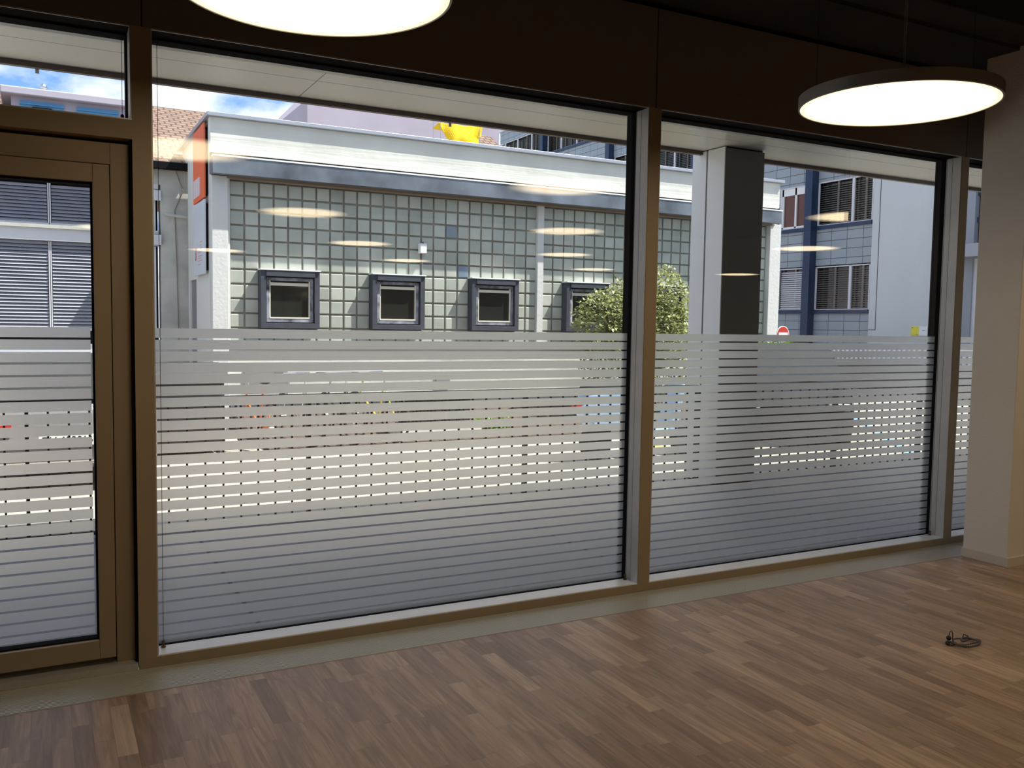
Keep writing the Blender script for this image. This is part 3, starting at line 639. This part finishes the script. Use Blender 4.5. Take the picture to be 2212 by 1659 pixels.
bush('ground_plant', 'low green plant growing on the mulch bed', 6.4, 8.5, -.12, [(6.4, 8.5, 0, .35, .25, .12)], 300, leaf2, .06, 'plant', 2)

# no-entry sign
ne = thing('no_entry_sign', 'round red no-entry sign with white bar on a pole', 'sign', (13.27, 9.2, -.2))
MB().cyl((0, 0, 0), .17, .012, 'Y', 40).build('rim', white, ne).location = Vector((13.38, 9.2, 1.485))-ne.location
MB().cyl((0, 0, 0), .152, .012, 'Y', 40).build('disc', red, ne).location = Vector((13.38, 9.194, 1.485))-ne.location
B(13.255, 13.505, 9.183, 9.19, 1.44, 1.52).build('bar', white, ne)
MB().cyl((13.38, 9.23, .55), .025, 1.6).build('pole', cope, ne)
for c in ne.children:
    if c.name.startswith(('rim', 'disc', 'bar')): c.rotation_euler = (0, 0, 0)
# small white notice with red ring
nt_ = thing('notice_board', 'low white notice with a red ring symbol in the mulch bed', 'sign', (8.6, 9.0, -.1))
B(8.35, 8.72, 8.98, 9.0, .3, .52).build('board', white, nt_)
c_ = [(8.45+.05*math.cos(i/24*6.283), 8.975, .42+.05*math.sin(i/24*6.283)) for i in range(24)]
MB().tube(c_, .008, 6, True).build('ring_symbol', red, nt_); B(8.5, 8.53, 9.0, 9.03, -.1, .3).build('stake', stemm, nt_)
# dark slatted bin on pale slab
sb = thing('storage_bench', 'dark slatted box standing on a pale slab before the low wall', 'box', (5.4, 8.6, -.15))
q = MB()
for i in range(9): q.box(4.85+i*.12, 4.95+i*.12, 8.3, 8.32, .02, .42)
q.box(4.83, 5.93, 8.33, 8.75, .02, .42); q.build('slatted_box', blackm, sb); B(4.8, 5.96, 8.26, 8.78, .42, .45).build('lid', blackm, sb); B(4.7, 6.05, 8.15, 8.85, -.2, .02).build('slab', concrete, sb)

# ============================================================ VEHICLES
def bicycle(label, loc, rz, m, cat='bicycle'):
    t = thing('bicycle', label, cat, (0, 0, 0), 'bicycles parked before the low wall'); t['_local'] = 1
    R = .33
    for x in (-.52, .52):
        w = MB().tube([(x+R*math.cos(a/28*6.2832), 0, R+.01+R*math.sin(a/28*6.2832)) for a in range(28)], .018, 8, True).build('wheel', rubber, t, smooth=True)
        k = MB()
        for a in range(14): k.tube([(x, 0, R), (x+R*math.cos(a/14*6.2832), 0, R+R*math.sin(a/14*6.2832))], .0018, 4)
        k.cyl((x, 0, R), .03, .08, 'Y', 12).build('spokes', chrome, w).parent = w
    a, b, c, d, e = (-.52, 0, .34), (-.08, 0, .3), (-.22, 0, .82), (.34, 0, .8), (.38, 0, .66)
    MB().tube([a, b], .012).tube([b, c], .016).tube([c, d], .016).tube([b, e], .018).tube([a, c], .01).tube([(.32, 0, .86), (.52, 0, .34)], .014).build('frame', m, t)
    MB().tube([(.32, 0, .84), (.3, 0, .98)], .013).tube([(.2, -.28, 1.0), (.3, -.1, .99), (.3, .1, .99), (.2, .28, 1.0)], .012).build('handlebar', chrome, t)
    MB().tube([c, (-.25, 0, .93)], .012).build('seat_post', chrome, t); MB().sph((-.27, 0, .95), .12, (1.1, .6, .3)).build('saddle', blackm, t, smooth=True)
    MB().cyl((-.08, 0, .3), .09, .01, 'Y', 20).tube([(-.08, -.06, .3), (-.0, -.08, .15)], .01).build('crank', chrome, t)
    t.location = loc; t.rotation_euler = (0, 0, rz); return t
bicycle('orange bicycle leaning at the left end of the low wall', (2.6, 8.2, -.18), 1.75, mat('orange_enamel', (.75, .15, .03), .4))
bicycle('silver bicycle parked right beside the orange one', (3.25, 8.5, -.16), 1.75, chrome)
bicycle('dark bicycle with pale handlebar in the middle of the row', (3.85, 8.45, -.16), 1.7, blackm)
bicycle('yellow bicycle at the right end of the row', (4.42, 8.5, -.16), 1.85, mat('yellow_enamel', (.7, .6, .05), .4))
blkp = mat('black_car_paint', (.012, .013, .015), .3, .1)
def car(label, loc, rz, paint, plate=None):
    t = thing('car', label, 'car', (0, 0, 0)); t['_local'] = 1
    W_ = .86
    body = MB(); prof = [(-2.0, .28), (-2.05, .55), (-1.98, .85), (-1.85, .93), (.9, .95), (1.75, .78), (2.0, .62), (2.02, .3), (1.7, .22), (-1.8, .22)]
    body.poly([(x, -W_, z) for x, z in prof], (0, 2*W_, 0)); body.build('body', paint, t, .05)
    g = MB(); bt = [(-1.85, .93), (-1.5, 1.42), (.0, 1.45), (.95, .95)]
    lo = [g.b.verts.new((x, s*(W_-.05 if z < 1 else W_-.2), z)) for s in (-1, 1) for x, z in bt]
    a, c = lo[:4], lo[4:]
    g.b.faces.new(a); g.b.faces.new(c[::-1])
    for i in range(4): g.b.faces.new((a[i], c[i], c[(i+1) % 4], a[(i+1) % 4]))
    g.build('windows', dglass, t, .02)
    MB().poly([(-1.48, -W_+.22, 1.42), (-.05, -W_+.22, 1.45), (-.05, -W_+.22, 1.48), (-1.4, -W_+.22, 1.46)], (0, 2*W_-.44, 0)).build('roof_panel', paint, t, .01)
    for x in (-1.3, 1.28):
        for s in (-1, 1):
            w = MB().cyl((x, s*(W_-.08), .31), .31, .2, 'Y', 28).build('wheel', rubber, t, .02); MB().cyl((x, s*(W_+.025), .31), .19, .015, 'Y', 20).build('hub_cap', chrome, w)
    for s in (-1, 1):
        B(-2.06, -1.97, s*.82, s*.5, .62, .8).build('tail_light', red, t); B(1.88, 2.0, s*.8, s*.5, .55, .68).build('head_light', white, t)
    B(-2.1, -1.98, -.8, .8, .32, .52).build('rear_bumper', chrome, t, .02)
    if plate:
        p = B(-2.115, -2.1, -.26, .26, .5, .61).build('licence_plate', white, t)
        rt = Matrix(((0, 0, -1), (-1, 0, 0), (0, 1, 0))).to_4x4()
        x = text_mesh(plate, .1, gask, 'plate_text', p, Matrix.Translation((-2.117, 0, .555)) @ rt); x.location = (0, 0, 0)
        B(-2.118, -2.115, .21, .245, .53, .58).build('red_shield', red, p)
    t.location = loc; t.rotation_euler = (0, 0, rz); return t
car('silver car parked nose-in beyond the glass door, rear plate towards the room', (.2, 7.85, -.2), math.pi/2, mat('silver_car_paint', (.42, .42, .44), .3, .6), 'ZH 652016')
car('black car parked across the street behind the outdoor pillar', (11.4, 7.0, -.2), .82+math.pi, blkp)
car('second black car parked behind the first one along the blue line', (16.75, 12.6, -.2), .82+math.pi, blkp)
ct = thing('dark_stand_in', 'black lidded box added for an unidentified dark object, left of the orange bicycle', 'container', (1.65, 8.1, -.2))  # dark stand-in for an unidentified object behind the film gaps
MB().poly([(1.22, 7.75, -.08), (1.2, 7.7, .88), (1.2, 8.55, .88), (1.22, 8.5, -.08)], (.88, 0, 0)).build('box_body', blackm, ct, .02)
MB().poly([(1.16, 7.66, .88), (1.16, 7.7, .94), (1.16, 8.3, 1.02), (1.16, 8.6, .98), (1.16, 8.6, .88)], (.96, 0, 0)).build('box_lid', blackm, ct, .015)
for x in (1.3, 2.02):
    for y in (7.85, 8.4): MB().cyl((x, y, -.14), .06, .03, 'X', 16).build('wheel', rubber, ct)
# light blue scooter near the pillar
sc = thing('scooter', 'light blue motor scooter with red rear light by the railing', 'scooter', (6.9, 5.6, -.2))
pb = mat('light_blue_enamel', (.35, .52, .75), .3); o = sc.location
MB().poly([(6.2, 5.45, .5), (6.35, 5.45, .72), (7.05, 5.45, .74), (7.1, 5.45, .3), (6.4, 5.45, .22)], (0, .3, 0)).build('rear_body', pb, sc, .04)
MB().poly([(7.05, 5.45, .12), (7.75, 5.45, .12), (7.9, 5.45, .8), (7.8, 5.45, .85), (7.6, 5.45, .2), (7.05, 5.45, .2)], (0, .3, 0)).build('leg_shield', pb, sc, .03)
B(6.3, 7.05, 5.47, 5.73, .74, .83).build('seat', blackm, sc, .03); B(6.16, 6.22, 5.52, 5.68, .5, .6).build('rear_light', red, sc)
for x in (6.5, 8.0): MB().cyl((x, 5.6, .04), .24, .1, 'Y', 24).build('wheel', rubber, sc, .02)
MB().tube([(7.83, 5.6, .8), (7.75, 5.6, .98)], .03).tube([(7.72, 5.3, .98), (7.72, 5.9, .98)], .016).tube([(8.0, 5.6, .04), (7.83, 5.6, .8)], .025).build('handlebar', chrome, sc)
# helper flag is no property of the finished scene
for o in bpy.data.objects:
    if '_local' in o.keys(): del o['_local']
